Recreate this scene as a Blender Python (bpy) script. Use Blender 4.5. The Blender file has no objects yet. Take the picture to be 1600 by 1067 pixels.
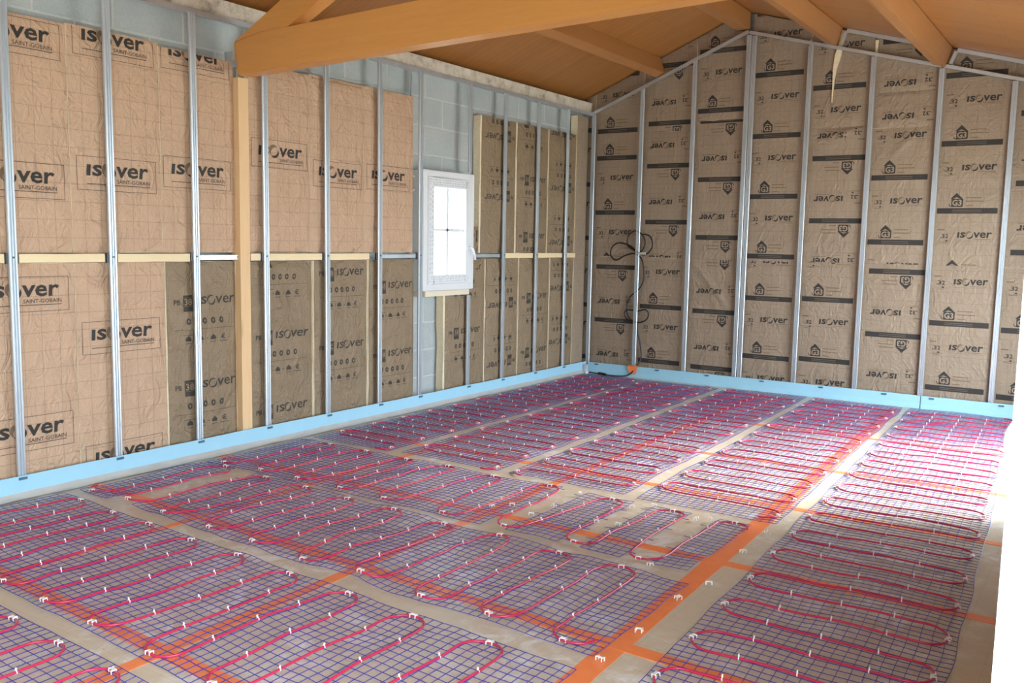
import bpy, bmesh, math, random
from mathutils import Vector, Matrix, noise
random.seed(7)
S = bpy.context.scene
COL = S.collection
# ------------------------------------------------------------------ camera, sky, sun, exposure
cam_d = bpy.data.cameras.new('camera'); cam = bpy.data.objects.new('camera', cam_d); COL.objects.link(cam)
R = Vector((0.82984823, 0.55767892, 0.01860479)); U = Vector((-0.07717667, 0.08169215, 0.99366501)); F = Vector((-0.55262616, 0.82602701, -0.11083188))
cam.matrix_world = Matrix(((R.x, U.x, -F.x, 5.1065), (R.y, U.y, -F.y, 0.0), (R.z, U.z, -F.z, 1.5047), (0, 0, 0, 1)))
cam_d.sensor_width = 36.0; cam_d.lens = 36.0 * 1415.53 / 1600.0; cam_d.clip_start = 0.05; cam_d.clip_end = 200
S.camera = cam
S.view_settings.view_transform = 'Standard'; S.view_settings.look = 'None'; S.view_settings.gamma = 1.0
S.view_settings.use_curve_mapping = False; S.view_settings.exposure = 1.98
S.cycles.use_denoising = True
S.cycles.max_bounces = 10; S.cycles.diffuse_bounces = 6; S.cycles.sample_clamp_indirect = 8.0
W = bpy.data.worlds.new('overcast_sky'); S.world = W; W.use_nodes = True
wn = W.node_tree.nodes['Background']; wn.inputs['Color'].default_value = (0.76, 0.89, 1.0, 1); wn.inputs['Strength'].default_value = 4.0
sun_d = bpy.data.lights.new('hazy_sun', 'SUN'); sun = bpy.data.objects.new('hazy_sun', sun_d); COL.objects.link(sun)
sun_d.energy = 3.0; sun_d.angle = math.radians(26); sun_d.color = (1.0, 0.98, 0.95)
sun.rotation_euler = (Vector((-1.0, -0.55, -0.75))).to_track_quat('-Z', 'Y').to_euler()
XR = 5.0          # inner face of the right wall; the photo is taken from its wide doorway
XR2 = 5.2
YB = 1.72         # far jamb of that doorway
YS = -1.4         # inner face of the wall behind the camera
def portal(name, loc, direction, sx, sy):
    d = bpy.data.lights.new(name, 'AREA'); d.shape = 'RECTANGLE'; d.size = sx; d.size_y = sy; d.energy = 1
    d.cycles.is_portal = True
    o = bpy.data.objects.new(name, d); COL.objects.link(o); o.location = loc
    o.rotation_euler = Vector(direction).to_track_quat('-Z', 'Y').to_euler()
OPEN_A = (5.85, 8.3); OPEN_D = (-1.3, YB); DOOR_H = 2.15; WIDE_H = 2.5
portal('daylight_french_window', (XR + 0.01, sum(OPEN_A) / 2, DOOR_H / 2), (-1, 0, 0), OPEN_A[1] - OPEN_A[0], DOOR_H)
portal('daylight_wide_doorway', (XR + 0.19, sum(OPEN_D) / 2, WIDE_H / 2), (-1, 0, 0), OPEN_D[1] - OPEN_D[0], WIDE_H)
portal('daylight_small_window', (-0.16, 6.56, 1.575), (1, 0, 0), 0.66, 0.98)

# ------------------------------------------------------------------ materials
def newmat(name):
    m = bpy.data.materials.new(name); m.use_nodes = True
    nt = m.node_tree
    return m, nt, nt.nodes['Principled BSDF']
def nd(nt, t, **kw):
    n = nt.nodes.new(t)
    for k, v in kw.items():
        if k in n.inputs: n.inputs[k].default_value = v
        else: setattr(n, k, v)
    return n
def lk(nt, a, b): nt.links.new(a, b)
def math_n(nt, op, a, b=None):
    n = nt.nodes.new('ShaderNodeMath'); n.operation = op
    for i, v in enumerate((a, b)):
        if v is None: continue
        if isinstance(v, (int, float)): n.inputs[i].default_value = v
        else: lk(nt, v, n.inputs[i])
    return n.outputs[0]
def mixc(nt, fac, a, b, blend='MIX'):
    n = nt.nodes.new('ShaderNodeMix'); n.data_type = 'RGBA'; n.blend_type = blend
    for i, v in ((0, fac), (6, a), (7, b)):
        if isinstance(v, (int, float)): n.inputs[i].default_value = v
        elif isinstance(v, tuple): n.inputs[i].default_value = v if len(v) == 4 else v + (1,)
        else: lk(nt, v, n.inputs[i])
    return n.outputs[2]
def coords(nt): return nt.nodes.new('ShaderNodeTexCoord').outputs['Object']
def mapping(nt, vec, scale=(1, 1, 1), loc=(0, 0, 0), rot=(0, 0, 0)):
    n = nd(nt, 'ShaderNodeMapping'); n.inputs['Scale'].default_value = scale; n.inputs['Location'].default_value = loc; n.inputs['Rotation'].default_value = rot
    lk(nt, vec, n.inputs['Vector']); return n.outputs[0]
def noise_n(nt, vec, scale, detail=4, rough=0.55, dist=0.0):
    n = nd(nt, 'ShaderNodeTexNoise', Scale=scale, Detail=detail, Roughness=rough, Distortion=dist); lk(nt, vec, n.inputs['Vector']); return n.outputs['Fac']
def ramp(nt, fac, stops):
    n = nt.nodes.new('ShaderNodeValToRGB'); lk(nt, fac, n.inputs[0])
    e = n.color_ramp.elements
    while len(e) < len(stops): e.new(0.5)
    for i, (p, c) in enumerate(stops): e[i].position = p; e[i].color = c if len(c) == 4 else tuple(c) + (1,)
    return n.outputs[0]
def bump(nt, bsdf, h, strength, dist=0.01):
    n = nd(nt, 'ShaderNodeBump', Strength=strength, Distance=dist); lk(nt, h, n.inputs['Height']); lk(nt, n.outputs[0], bsdf.inputs['Normal'])
def srgb(r, g, b):
    f = lambda c: (c / 255 / 12.92) if c / 255 <= 0.04045 else ((c / 255 + 0.055) / 1.055) ** 2.4
    return (f(r), f(g), f(b), 1)
def plain(name, col, rough=0.6, metal=0.0, var=0.0, scale=20, bumps=0.0):
    m, nt, b = newmat(name); b.inputs['Roughness'].default_value = rough; b.inputs['Metallic'].default_value = metal
    c = coords(nt); n = noise_n(nt, c, scale)
    v = mixc(nt, var, col, mixc(nt, n, tuple(x * 0.55 for x in col[:3]) + (1,), tuple(min(1, x * 1.35) for x in col[:3]) + (1,)))
    lk(nt, v, b.inputs['Base Color'])
    if bumps: bump(nt, b, n, bumps)
    return m
def kraft(name, col, g1, s1, g2, s2, crinkle):
    """paper facing: printed guide grid + fibre mottling + crinkles"""
    m, nt, b = newmat(name); c = coords(nt)
    sep = nd(nt, 'ShaderNodeSeparateXYZ'); lk(nt, c, sep.inputs[0])
    u = math_n(nt, 'ADD', sep.outputs[0], sep.outputs[1]); z = sep.outputs[2]
    def grid(step, wid):
        def one(v):
            f = math_n(nt, 'FRACT', math_n(nt, 'DIVIDE', math_n(nt, 'ADD', v, 50.0), step))
            return math_n(nt, 'LESS_THAN', f, wid / step)
        return math_n(nt, 'MAXIMUM', one(u), one(z))
    mott = noise_n(nt, c, 7, 6, 0.6)
    fib = noise_n(nt, mapping(nt, c, (90, 90, 14)), 1.0, 3)
    base = mixc(nt, mott, tuple(x * 0.82 for x in col[:3]) + (1,), tuple(min(1, x * 1.14) for x in col[:3]) + (1,))
    base = mixc(nt, math_n(nt, 'MULTIPLY', fib, 0.25), base, tuple(x * 0.75 for x in col[:3]) + (1,))
    dark = tuple(x * 0.42 for x in col[:3]) + (1,)
    base = mixc(nt, math_n(nt, 'MULTIPLY', grid(g1, 0.0035), s1), base, dark)
    base = mixc(nt, math_n(nt, 'MULTIPLY', grid(g2, 0.003), s2), base, dark)
    lk(nt, base, b.inputs['Base Color']); b.inputs['Roughness'].default_value = 0.55
    n1 = noise_n(nt, mapping(nt, c, (1, 1, 0.7)), 9, 3, 0.5, 1.5)
    rid = math_n(nt, 'ABSOLUTE', math_n(nt, 'SUBTRACT', n1, 0.5))
    n2 = noise_n(nt, c, 26, 3, 0.55, 0.8)
    h = math_n(nt, 'ADD', math_n(nt, 'MULTIPLY', rid, 2.0), math_n(nt, 'MULTIPLY', n2, 0.35))
    bump(nt, b, h, crinkle, 0.02)
    return m
M = {}
M['kraft_light'] = kraft('kraft_light', srgb(200, 166, 137), 0.105, 0.50, 0.0525, 0.05, 0.85)
M['kraft_dark'] = kraft('kraft_dark', srgb(146, 125, 99), 0.1, 0.16, 0.02, 0.10, 1.0)
M['kraft_mid'] = kraft('kraft_mid', srgb(158, 139, 119), 0.1, 0.30, 0.05, 0.16, 0.6)
M['print_black'] = plain('print_black', srgb(52, 48, 45), 0.7)
M['print_grey'] = plain('print_grey', srgb(122, 100, 76), 0.7)
M['print_olive'] = plain('print_olive', srgb(62, 57, 49), 0.75, var=0.5, scale=60)
M['knockout'] = plain('knockout', srgb(158, 139, 119), 0.7)
M['knockout_dim'] = plain('knockout_dim', srgb(112, 100, 88), 0.7)
M['wool'] = plain('mineral_wool', srgb(246, 224, 192), 0.95, var=0.5, scale=45, bumps=0.5)
M['pine'] = None
def wood(name, c1, c2, stretch, rough=0.5, sc=1.0, knots=True):
    m, nt, b = newmat(name); c = coords(nt)
    v = mapping(nt, c, tuple(s * sc for s in stretch))
    g = noise_n(nt, v, 3.0, 6, 0.6, 0.6)
    g2 = noise_n(nt, v, 14.0, 4, 0.6)
    big = noise_n(nt, c, 1.3, 2)
    col = mixc(nt, g, c1, c2)
    col = mixc(nt, math_n(nt, 'MULTIPLY', g2, 0.35), col, tuple(x * 0.6 for x in c1[:3]) + (1,))
    col = mixc(nt, math_n(nt, 'MULTIPLY', big, 0.3), col, tuple(min(1, x * 1.25) for x in c2[:3]) + (1,))
    if knots:
        vo = nd(nt, 'ShaderNodeTexVoronoi', Scale=1.0); lk(nt, mapping(nt, c, tuple(max(1.3, s * 0.55) for s in stretch)), vo.inputs['Vector'])
        k = ramp(nt, vo.outputs['Distance'], [(0.0, (1, 1, 1)), (0.07, (0.5, 0.5, 0.5)), (0.12, (0, 0, 0))])
        col = mixc(nt, math_n(nt, 'MULTIPLY', k, 0.55), col, tuple(x * 0.35 for x in c1[:3]) + (1,))
    lk(nt, col, b.inputs['Base Color']); b.inputs['Roughness'].default_value = rough
    bump(nt, b, g2, 0.12, 0.004)
    return m
HONEY1, HONEY2 = srgb(206, 138, 66), srgb(226, 164, 92)
M['beam_x'] = wood('stained_beam_across', HONEY1, HONEY2, (0.6, 9, 9), 0.42)
M['beam_y'] = wood('stained_beam_along', srgb(158, 104, 56), srgb(182, 128, 78), (9, 0.6, 9), 0.42)
M['post_pine'] = wood('raw_pine_post', srgb(222, 178, 128), srgb(240, 204, 158), (9, 9, 0.6), 0.6)
M['batten_pine'] = wood('raw_pine_batten', srgb(232, 204, 158), srgb(248, 226, 186), (9, 0.6, 9), 0.6)
def planks():
    m, nt, b = newmat('varnished_roof_boards'); c = coords(nt)
    br = nd(nt, 'ShaderNodeTexBrick', Scale=1.0); br.offset = 0.37; br.offset_frequency = 2
    br.inputs['Brick Width'].default_value = 2.6; br.inputs['Row Height'].default_value = 0.095; br.inputs['Mortar Size'].default_value = 0.0022
    br.inputs['Color1'].default_value = srgb(172, 118, 64); br.inputs['Color2'].default_value = srgb(156, 102, 52); br.inputs['Mortar'].default_value = srgb(80, 44, 20)
    lk(nt, c, br.inputs['Vector'])
    g = noise_n(nt, mapping(nt, c, (0.8, 14, 14)), 3, 5, 0.6, 0.5)
    col = mixc(nt, 0.5, br.outputs['Color'], mixc(nt, g, srgb(134, 80, 36), srgb(190, 134, 78)))
    lk(nt, col, b.inputs['Base Color']); b.inputs['Roughness'].default_value = 0.38
    bump(nt, b, br.outputs['Fac'], -0.4, 0.003)
    return m
M['planks'] = planks()
def blocks(name, axis):
    m, nt, b = newmat(name); c = coords(nt)
    sep = nd(nt, 'ShaderNodeSeparateXYZ'); lk(nt, c, sep.inputs[0]); cmb = nd(nt, 'ShaderNodeCombineXYZ')
    lk(nt, sep.outputs[axis], cmb.inputs[0]); lk(nt, sep.outputs[2], cmb.inputs[1])
    br = nd(nt, 'ShaderNodeTexBrick', Scale=1.0); br.offset = 0.5
    br.inputs['Brick Width'].default_value = 0.5; br.inputs['Row Height'].default_value = 0.25; br.inputs['Mortar Size'].default_value = 0.010; br.inputs['Mortar Smooth'].default_value = 0.3
    br.inputs['Color1'].default_value = srgb(178, 186, 188); br.inputs['Color2'].default_value = srgb(160, 169, 173); br.inputs['Mortar'].default_value = srgb(200, 206, 204)
    lk(nt, mapping(nt, cmb.outputs[0], loc=(0.12, 0.0, 0)), br.inputs['Vector'])
    n = noise_n(nt, c, 5, 6, 0.65); n2 = noise_n(nt, c, 60, 3)
    col = mixc(nt, math_n(nt, 'MULTIPLY', n, 0.7), br.outputs['Color'], srgb(208, 212, 208))
    col = mixc(nt, math_n(nt, 'MULTIPLY', n2, 0.3), col, srgb(96, 104, 108))
    lk(nt, col, b.inputs['Base Color']); b.inputs['Roughness'].default_value = 0.9
    h = math_n(nt, 'ADD', math_n(nt, 'MULTIPLY', br.outputs['Fac'], -0.6), math_n(nt, 'MULTIPLY', n2, 0.5))
    bump(nt, b, h, 0.6, 0.01)
    return m
M['blocks_left'] = blocks('concrete_blocks_left', 1); M['blocks_back'] = blocks('concrete_blocks_back', 0)
def concrete():
    m, nt, b = newmat('rough_cast_concrete'); c = coords(nt)
    n = noise_n(nt, c, 9, 8, 0.7); n2 = noise_n(nt, c, 70, 4)
    col = ramp(nt, n, [(0.25, srgb(126, 114, 100)), (0.5, srgb(208, 198, 182)), (0.75, srgb(228, 222, 210))])
    lk(nt, col, b.inputs['Base Color']); b.inputs['Roughness'].default_value = 0.95; bump(nt, b, n2, 0.7, 0.01)
    return m
M['concrete'] = concrete()
def steel():
    m, nt, b = newmat('galvanised_steel'); c = coords(nt)
    n = noise_n(nt, mapping(nt, c, (6, 6, 1.2)), 1.0, 2, 0.5)
    vo = nd(nt, 'ShaderNodeTexVoronoi', Scale=70.0); lk(nt, c, vo.inputs['Vector'])
    col = mixc(nt, n, srgb(190, 200, 208), srgb(226, 232, 238))
    lk(nt, col, b.inputs['Base Color']); b.inputs['Metallic'].default_value = 0.72
    r = math_n(nt, 'ADD', math_n(nt, 'MULTIPLY', n, 0.2), 0.28); lk(nt, r, b.inputs['Roughness'])
    return m
M['steel'] = steel()
M['steel_dark'] = plain('dark_steel_clip', srgb(84, 88, 92), 0.45, 0.6)
def floor_m():
    m, nt, b = newmat('foil_faced_floor_board'); c = coords(nt)
    n = noise_n(nt, c, 1.7, 7, 0.65); n2 = noise_n(nt, c, 24, 4)
    col = mixc(nt, n2, srgb(192, 176, 152), srgb(210, 196, 174))
    dust = ramp(nt, n, [(0.46, (0, 0, 0)), (0.58, (1, 1, 1))])
    sc = noise_n(nt, mapping(nt, c, (1, 1, 1)), 8, 4, 0.7, 1.0)
    dust = math_n(nt, 'MULTIPLY', dust, ramp(nt, sc, [(0.45, (0, 0, 0)), (0.65, (1, 1, 1))]))
    col = mixc(nt, math_n(nt, 'MULTIPLY', dust, 0.8), col, srgb(236, 236, 234))
    sep = nd(nt, 'ShaderNodeSeparateXYZ'); lk(nt, c, sep.inputs[0])
    def line(v, step, w):
        return math_n(nt, 'LESS_THAN', math_n(nt, 'FRACT', math_n(nt, 'DIVIDE', math_n(nt, 'ADD', v, 20.0), step)), w / step)
    g = math_n(nt, 'MAXIMUM', line(sep.outputs[0], 0.1, 0.003), line(sep.outputs[1], 0.1, 0.003))
    col = mixc(nt, math_n(nt, 'MULTIPLY', g, 0.18), col, srgb(120, 100, 78))
    lk(nt, col, b.inputs['Base Color'])
    lk(nt, math_n(nt, 'ADD', math_n(nt, 'MULTIPLY', n2, 0.2), 0.22), b.inputs['Roughness'])
    b.inputs['Specular IOR Level'].default_value = 0.5
    bump(nt, b, noise_n(nt, c, 6, 3), 0.12, 0.01)
    return m
M['floor'] = floor_m()
M['foam'] = plain('light_blue_foam', srgb(158, 206, 228), 0.6, var=0.12, scale=12, bumps=0.05)
M['notch'] = plain('dark_notch', srgb(74, 102, 122), 0.7)
M['film'] = plain('white_film', srgb(190, 190, 186), 0.35, var=0.4, scale=10, bumps=0.4)
def tape_m():
    m, nt, b = newmat('orange_tape'); c = coords(nt); n = noise_n(nt, c, 20, 4)
    lk(nt, mixc(nt, n, srgb(240, 124, 66), srgb(250, 150, 92)), b.inputs['Base Color']); b.inputs['Roughness'].default_value = 0.35
    bump(nt, b, n, 0.15, 0.004); return m
M['tape'] = tape_m()
M['net'] = plain('blue_plastic_net', srgb(48, 54, 158), 0.45, var=0.2, scale=3)
M['cable'] = plain('red_cable_sheath', srgb(192, 40, 82), 0.28, var=0.15, scale=4)
M['clip'] = plain('white_plastic', srgb(238, 238, 234), 0.4)
M['black'] = plain('black_rubber', srgb(26, 25, 28), 0.45)
M['pvc'] = plain('white_pvc', srgb(224, 227, 230), 0.3)
M['pvc_print'] = plain('grey_film_print', srgb(176, 182, 188), 0.6)
M['sill'] = plain('pale_sill_board', srgb(226, 214, 192), 0.6, var=0.2)
M['render'] = plain('grey_render', srgb(176, 176, 170), 0.9, var=0.3, scale=8)
M['ground'] = plain('grass_and_gravel', srgb(196, 192, 178), 0.95, var=0.4, scale=1.5)
M['leaf'] = plain('pale_leaves', srgb(150, 160, 70), 0.8, var=0.9, scale=10)
M['pipe'] = plain('grey_pipe', srgb(168, 176, 184), 0.4)
def glass():
    m, nt, b = newmat('clear_pane'); nt.nodes.remove(b); out = nt.nodes['Material Output']
    tr = nd(nt, 'ShaderNodeBsdfTransparent'); gl = nd(nt, 'ShaderNodeBsdfGlossy'); gl.inputs['Roughness'].default_value = 0.02
    tr.inputs['Color'].default_value = (0.93, 0.97, 0.96, 1)
    lw = nd(nt, 'ShaderNodeLayerWeight', Blend=0.5); fr = math_n(nt, 'ADD', math_n(nt, 'MULTIPLY', math_n(nt, 'POWER', lw.outputs['Facing'], 4.0), 0.6), 0.04); mx = nt.nodes.new('ShaderNodeMixShader')
    lk(nt, fr, mx.inputs[0]); lk(nt, tr.outputs[0], mx.inputs[1]); lk(nt, gl.outputs[0], mx.inputs[2]); lk(nt, mx.outputs[0], out.inputs[0])
    return m
M['glass'] = glass()

# ------------------------------------------------------------------ mesh helpers
class MB:
    def __init__(s): s.v = []; s.f = []; s.m = []; s.sm = []
    def add(s, vs, fs, mi=0, smooth=False):
        o = len(s.v); s.v += [tuple(v) for v in vs]
        for f in fs: s.f.append(tuple(i + o for i in f)); s.m.append(mi); s.sm.append(smooth)
    def box(s, x0, x1, y0, y1, z0, z1, mi=0):
        vs = [(x, y, z) for x in (x0, x1) for y in (y0, y1) for z in (z0, z1)]
        s.add(vs, [(0, 1, 3, 2), (4, 6, 7, 5), (0, 4, 5, 1), (2, 3, 7, 6), (0, 2, 6, 4), (1, 5, 7, 3)], mi)
    def prism(s, poly, d, mi=0):
        """polygon (3-D points) swept by vector d"""
        n = len(poly); d = Vector(d); a = [Vector(p) for p in poly]; b = [p + d for p in a]
        s.add(a + b, [tuple(range(n))[::-1], tuple(range(n, 2 * n))] + [(i, (i + 1) % n, n + (i + 1) % n, n + i) for i in range(n)], mi)
    def tube(s, pts, r, n=6, closed=False, mi=0, caps=True, smooth=True):
        pts = [Vector(p) for p in pts]; k = len(pts); vs = []; up = None
        for i, p in enumerate(pts):
            t = (pts[min(i + 1, k - 1)] - pts[max(i - 1, 0)])
            if t.length < 1e-9: t = Vector((0, 0, 1))
            t.normalize()
            if up is None: up = Vector((0, 0, 1)) if abs(t.z) < 0.9 else Vector((0, 1, 0))
            a = up - t * up.dot(t)
            if a.length < 1e-6: a = Vector((1, 0, 0)) - t * t.x
            a.normalize(); b = t.cross(a); up = a
            vs += [p + (a * math.cos(6.28318 * j / n) + b * math.sin(6.28318 * j / n)) * r for j in range(n)]
        fs = []
        for i in range(k - 1):
            for j in range(n): fs.append((i * n + j, i * n + (j + 1) % n, (i + 1) * n + (j + 1) % n, (i + 1) * n + j))
        s.add(vs, fs, mi, smooth)
        if caps:
            s.add(vs[:n], [tuple(range(n))[::-1]], mi); s.add(vs[-n:], [tuple(range(n))], mi)
    def build(s, name, mats, parent=None, loc=None, bevel=0.0):
        me = bpy.data.meshes.new(name); me.from_pydata(s.v, [], s.f)
        for m in (mats if isinstance(mats, (list, tuple)) else [mats]): me.materials.append(M[m] if isinstance(m, str) else m)
        me.polygons.foreach_set('material_index', s.m); me.polygons.foreach_set('use_smooth', s.sm)
        me.update()
        o = bpy.data.objects.new(name, me); COL.objects.link(o)
        if parent: o.parent = parent
        if loc: o.location = loc
        if bevel:
            bm = bmesh.new(); bm.from_mesh(me); bmesh.ops.remove_doubles(bm, verts=bm.verts, dist=1e-6)
            bmesh.ops.bevel(bm, geom=bm.edges[:], offset=bevel, segments=2, affect='EDGES', clamp_overlap=True)
            bm.to_mesh(me); bm.free()
        return o
def recentre(o):
    """put the mesh's origin at the middle of its base"""
    me = o.data; xs = [v.co for v in me.vertices]
    c = Vector(((min(p.x for p in xs) + max(p.x for p in xs)) / 2, (min(p.y for p in xs) + max(p.y for p in xs)) / 2, min(p.z for p in xs)))
    me.transform(Matrix.Translation(-c)); o.location = o.location + c; return o
def tag(o, label, cat, group=None):
    o['label'] = label; o['category'] = cat
    if group: o['group'] = group
    return o
def struct(o): o['kind'] = 'structure'; return o
def thing(name, label, cat, loc=(0, 0, 0), group=None):
    o = bpy.data.objects.new(name, None); COL.objects.link(o); o.location = loc; o.empty_display_size = 0.1
    return tag(o, label, cat, group)

# ------------------------------------------------------------------ the setting
def zl(x): return 3.88 + (x - 1.71) * 0.410      # ceiling underside left of the ridge
def zr_(x): return 3.88 - (x - 1.71) * 0.285     # ceiling underside right of the ridge
XW, YW = -0.14, 9.36                              # block faces of left and back wall
b = MB(); b.box(XW - 0.2, XR + 0.2, YS - 0.2, YW + 0.2, -0.2, 0.0); struct(b.build('floor', 'floor'))
b = MB(); b.box(-40, 45, -40, 50, -0.4, -0.21); struct(b.build('ground', 'ground'))
# left wall with the window opening
WY0, WY1, WZ0, WZ1 = 6.23, 6.89, 1.09, 2.06
b = MB()
b.box(XW - 0.2, XW, YS, WY0, 0, 3.0); b.box(XW - 0.2, XW, WY1, YW, 0, 3.0)
b.box(XW - 0.2, XW, WY0, WY1, 0, WZ0); b.box(XW - 0.2, XW, WY0, WY1, WZ1, 3.0)
struct(b.build('wall_left', 'blocks_left'))
b = MB(); b.box(XW - 0.2, -0.04, YS, YW, 2.955, 3.07); struct(b.build('trim_1', 'concrete'))
b = MB(); b.prism([(XW - 0.2, YW, 0), (XR + 0.2, YW, 0), (XR + 0.2, YW, zr_(XR + 0.2) + 0.05), (1.71, YW, 3.98), (XW - 0.2, YW, 3.3)], (0, 0.2, 0)); struct(b.build('wall_back', 'blocks_back'))
b = MB()
for y0, y1 in ((YB, OPEN_A[0]), (OPEN_A[1], YW)): b.box(XR, XR + 0.2, y0, y1, 0, zr_(XR) + 0.02)
b.box(XR, XR + 0.2, OPEN_A[0], OPEN_A[1], DOOR_H, zr_(XR) + 0.02)
b.box(XR, XR + 0.2, OPEN_D[0], YB, WIDE_H, zr_(XR) + 0.02); b.box(XR, XR + 0.2, YS - 0.2, OPEN_D[0], 0, zr_(XR) + 0.02)
struct(b.build('wall_right', 'blocks_left'))
b = MB()
b.prism([(XW - 0.2, YS, 0), (XR, YS, 0), (XR, YS, zr_(XR) + 0.02), (1.71, YS, 3.9), (XW - 0.2, YS, 3.15)], (0, -0.2, 0))
struct(b.build('wall_front', 'blocks_back'))
def slope_slab(name, x0, x1, zf):
    L = math.hypot(x1 - x0, zf(x1) - zf(x0)); b = MB(); b.box(0, L, 0, YW + 0.2 - YS + 0.2, 0, 0.1)
    o = b.build(name, 'planks'); o.location = (x0, YS - 0.2, zf(x0)); o.rotation_euler = (0, -math.atan2(zf(x1) - zf(x0), x1 - x0), 0); return struct(o)
slope_slab('ceiling', XW - 0.2, 1.71, zl); slope_slab('ceiling', 1.71, XR + 0.25, zr_)

# ------------------------------------------------------------------ roof timbers
def rot_beam(name, xr, zf, sgn, depth, width, y0, y1, mat, label):
    """purlin standing square to the roof slope; xr = x where its right face meets the ceiling"""
    a = math.atan2(zf(1.0) - zf(0.0), 1.0); along = Vector((math.cos(a), 0, math.sin(a))); nrm = Vector((math.sin(a), 0, -math.cos(a)))
    tr = Vector((xr, y0, zf(xr) - 0.003)); tl = tr - along * width
    b = MB(); b.prism([tl, tr, tr + nrm * depth, tl + nrm * depth], (0, y1 - y0, 0))
    return tag(recentre(b.build(name, mat, bevel=0.004)), label, 'beam')
rot_beam('purlin', 0.79, zl, 1, 0.19, 0.11, YS, 9.236, 'beam_y', 'stained roof purlin on the left slope, above the window side')
rot_beam('purlin', 2.70, zr_, 1, 0.17, 0.11, YS, 9.236, 'beam_y', 'stained roof purlin just right of the ridge beam')
rot_beam('purlin', 3.68, zr_, 1, 0.18, 0.11, YS, 9.236, 'beam_y', 'stained roof purlin furthest right, meeting the far wall near its right stud')
b = MB(); b.box(1.635, 1.775, YS, 9.236, 3.685, 3.858); tag(recentre(b.build('ridge_beam', 'beam_y', bevel=0.004)), 'stained ridge beam meeting the far wall at its peak', 'beam')
TY0, TY1 = 4.15, 4.27
t = thing('roof_truss', 'big honey stained timber truss crossing the room above the wooden post', 'truss', (0.05, TY0, 2.6))
def tz(x): return 2.578 + 0.024 * x
def add_prism(name, poly, y0, y1, mat, parent, bevel=0.004):
    b = MB(); b.prism([(x - parent.location.x, y0 - parent.location.y, z - parent.location.z) for x, z in poly], (0, y1 - y0, 0))
    return b.build(name, mat, parent, bevel=bevel)
add_prism('tie_beam', [(0.075, tz(0)), (4.995, tz(4.99)), (4.995, tz(4.99) + 0.25), (0.30, tz(0.3) + 0.246), (0.03, 2.79)], TY0, TY1, 'beam_x', t)
add_prism('rafter', [(0.03, 2.795), (0.30, tz(0.3) + 0.247), (0.545, tz(0.55) + 0.247), (1.70, 3.36), (1.70, 3.585)], TY0 + 0.003, TY1 - 0.003, 'beam_x', t)
add_prism('rafter', [(1.70, 3.36), (4.85, tz(4.85) + 0.25), (4.995, tz(4.99) + 0.25), (4.995, 2.96), (1.70, 3.585)], TY0 + 0.003, TY1 - 0.003, 'beam_x', t)
add_prism('king_post', [(1.62, tz(1.6) + 0.25), (1.78, tz(1.8) + 0.25), (1.78, 3.36), (1.62, 3.36)], TY0 + 0.01, TY1 - 0.01, 'beam_x', t)
b = MB(); b.box(-0.10, 0.045, 4.20 - TY0, 4.205 - TY0, 0.04, 0.14); b.box(-0.03, 0.055, -0.02, -0.001, 0.07, 0.13)
bo = b.build('bracket', 'steel', t); bo.location = (-0.05, -0.006, 0); bo['label'] = 'galvanised bracket'
b = MB(); n = 24
prof = []
for i in range(n + 1):
    z = 2.575 * i / n; d = 0.004 * noise.noise(Vector((3.1, z * 1.3, 0))); prof.append((z, d))
for i in range(n):
    (za, da), (zb, db) = prof[i], prof[i + 1]
    vs = [(x, y + d, z) for z, d in ((za, da), (zb, db)) for x, y in ((-0.075, 4.20), (0.012, 4.20), (0.012, 4.285), (-0.075, 4.285))]
    fs = [(j, (j + 1) % 4, 4 + (j + 1) % 4, 4 + j) for j in range(4)]
    if i == 0: fs.append((3, 2, 1, 0))
    if i == n - 1: fs.append((4, 5, 6, 7))
    b.add(vs, fs)
tag(recentre(b.build('wooden_post', 'post_pine')), 'raw pine post standing under the truss end on the left wall', 'post')

# ------------------------------------------------------------------ printed lettering templates (2-D polygons, metres)
def text_poly(txt, bold=0.0, shear=0.0, spacing=1.0):
    cu = bpy.data.curves.new('t', 'FONT'); cu.body = txt; cu.size = 1.0; cu.offset = bold; cu.shear = shear; cu.space_character = spacing; cu.resolution_u = 2
    cu.fill_mode = 'FRONT' if hasattr(cu, 'fill_mode') else cu.fill_mode
    ob = bpy.data.objects.new('t', cu); COL.objects.link(ob)
    bpy.context.view_layer.update()
    me = ob.to_mesh(); vs = [(v.co.x, v.co.y) for v in me.vertices]; fs = [tuple(p.vertices) for p in me.polygons]
    ob.to_mesh_clear(); bpy.data.objects.remove(ob); bpy.data.curves.remove(cu)
    return vs, fs
def fit(pf, x0, x1, z0, z1):
    vs, fs = pf; a = min(v[0] for v in vs); c = max(v[0] for v in vs); d = min(v[1] for v in vs); e = max(v[1] for v in vs)
    return [(x0 + (x - a) / (c - a) * (x1 - x0), z0 + (y - d) / (e - d) * (z1 - z0)) for x, y in vs], fs
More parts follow.
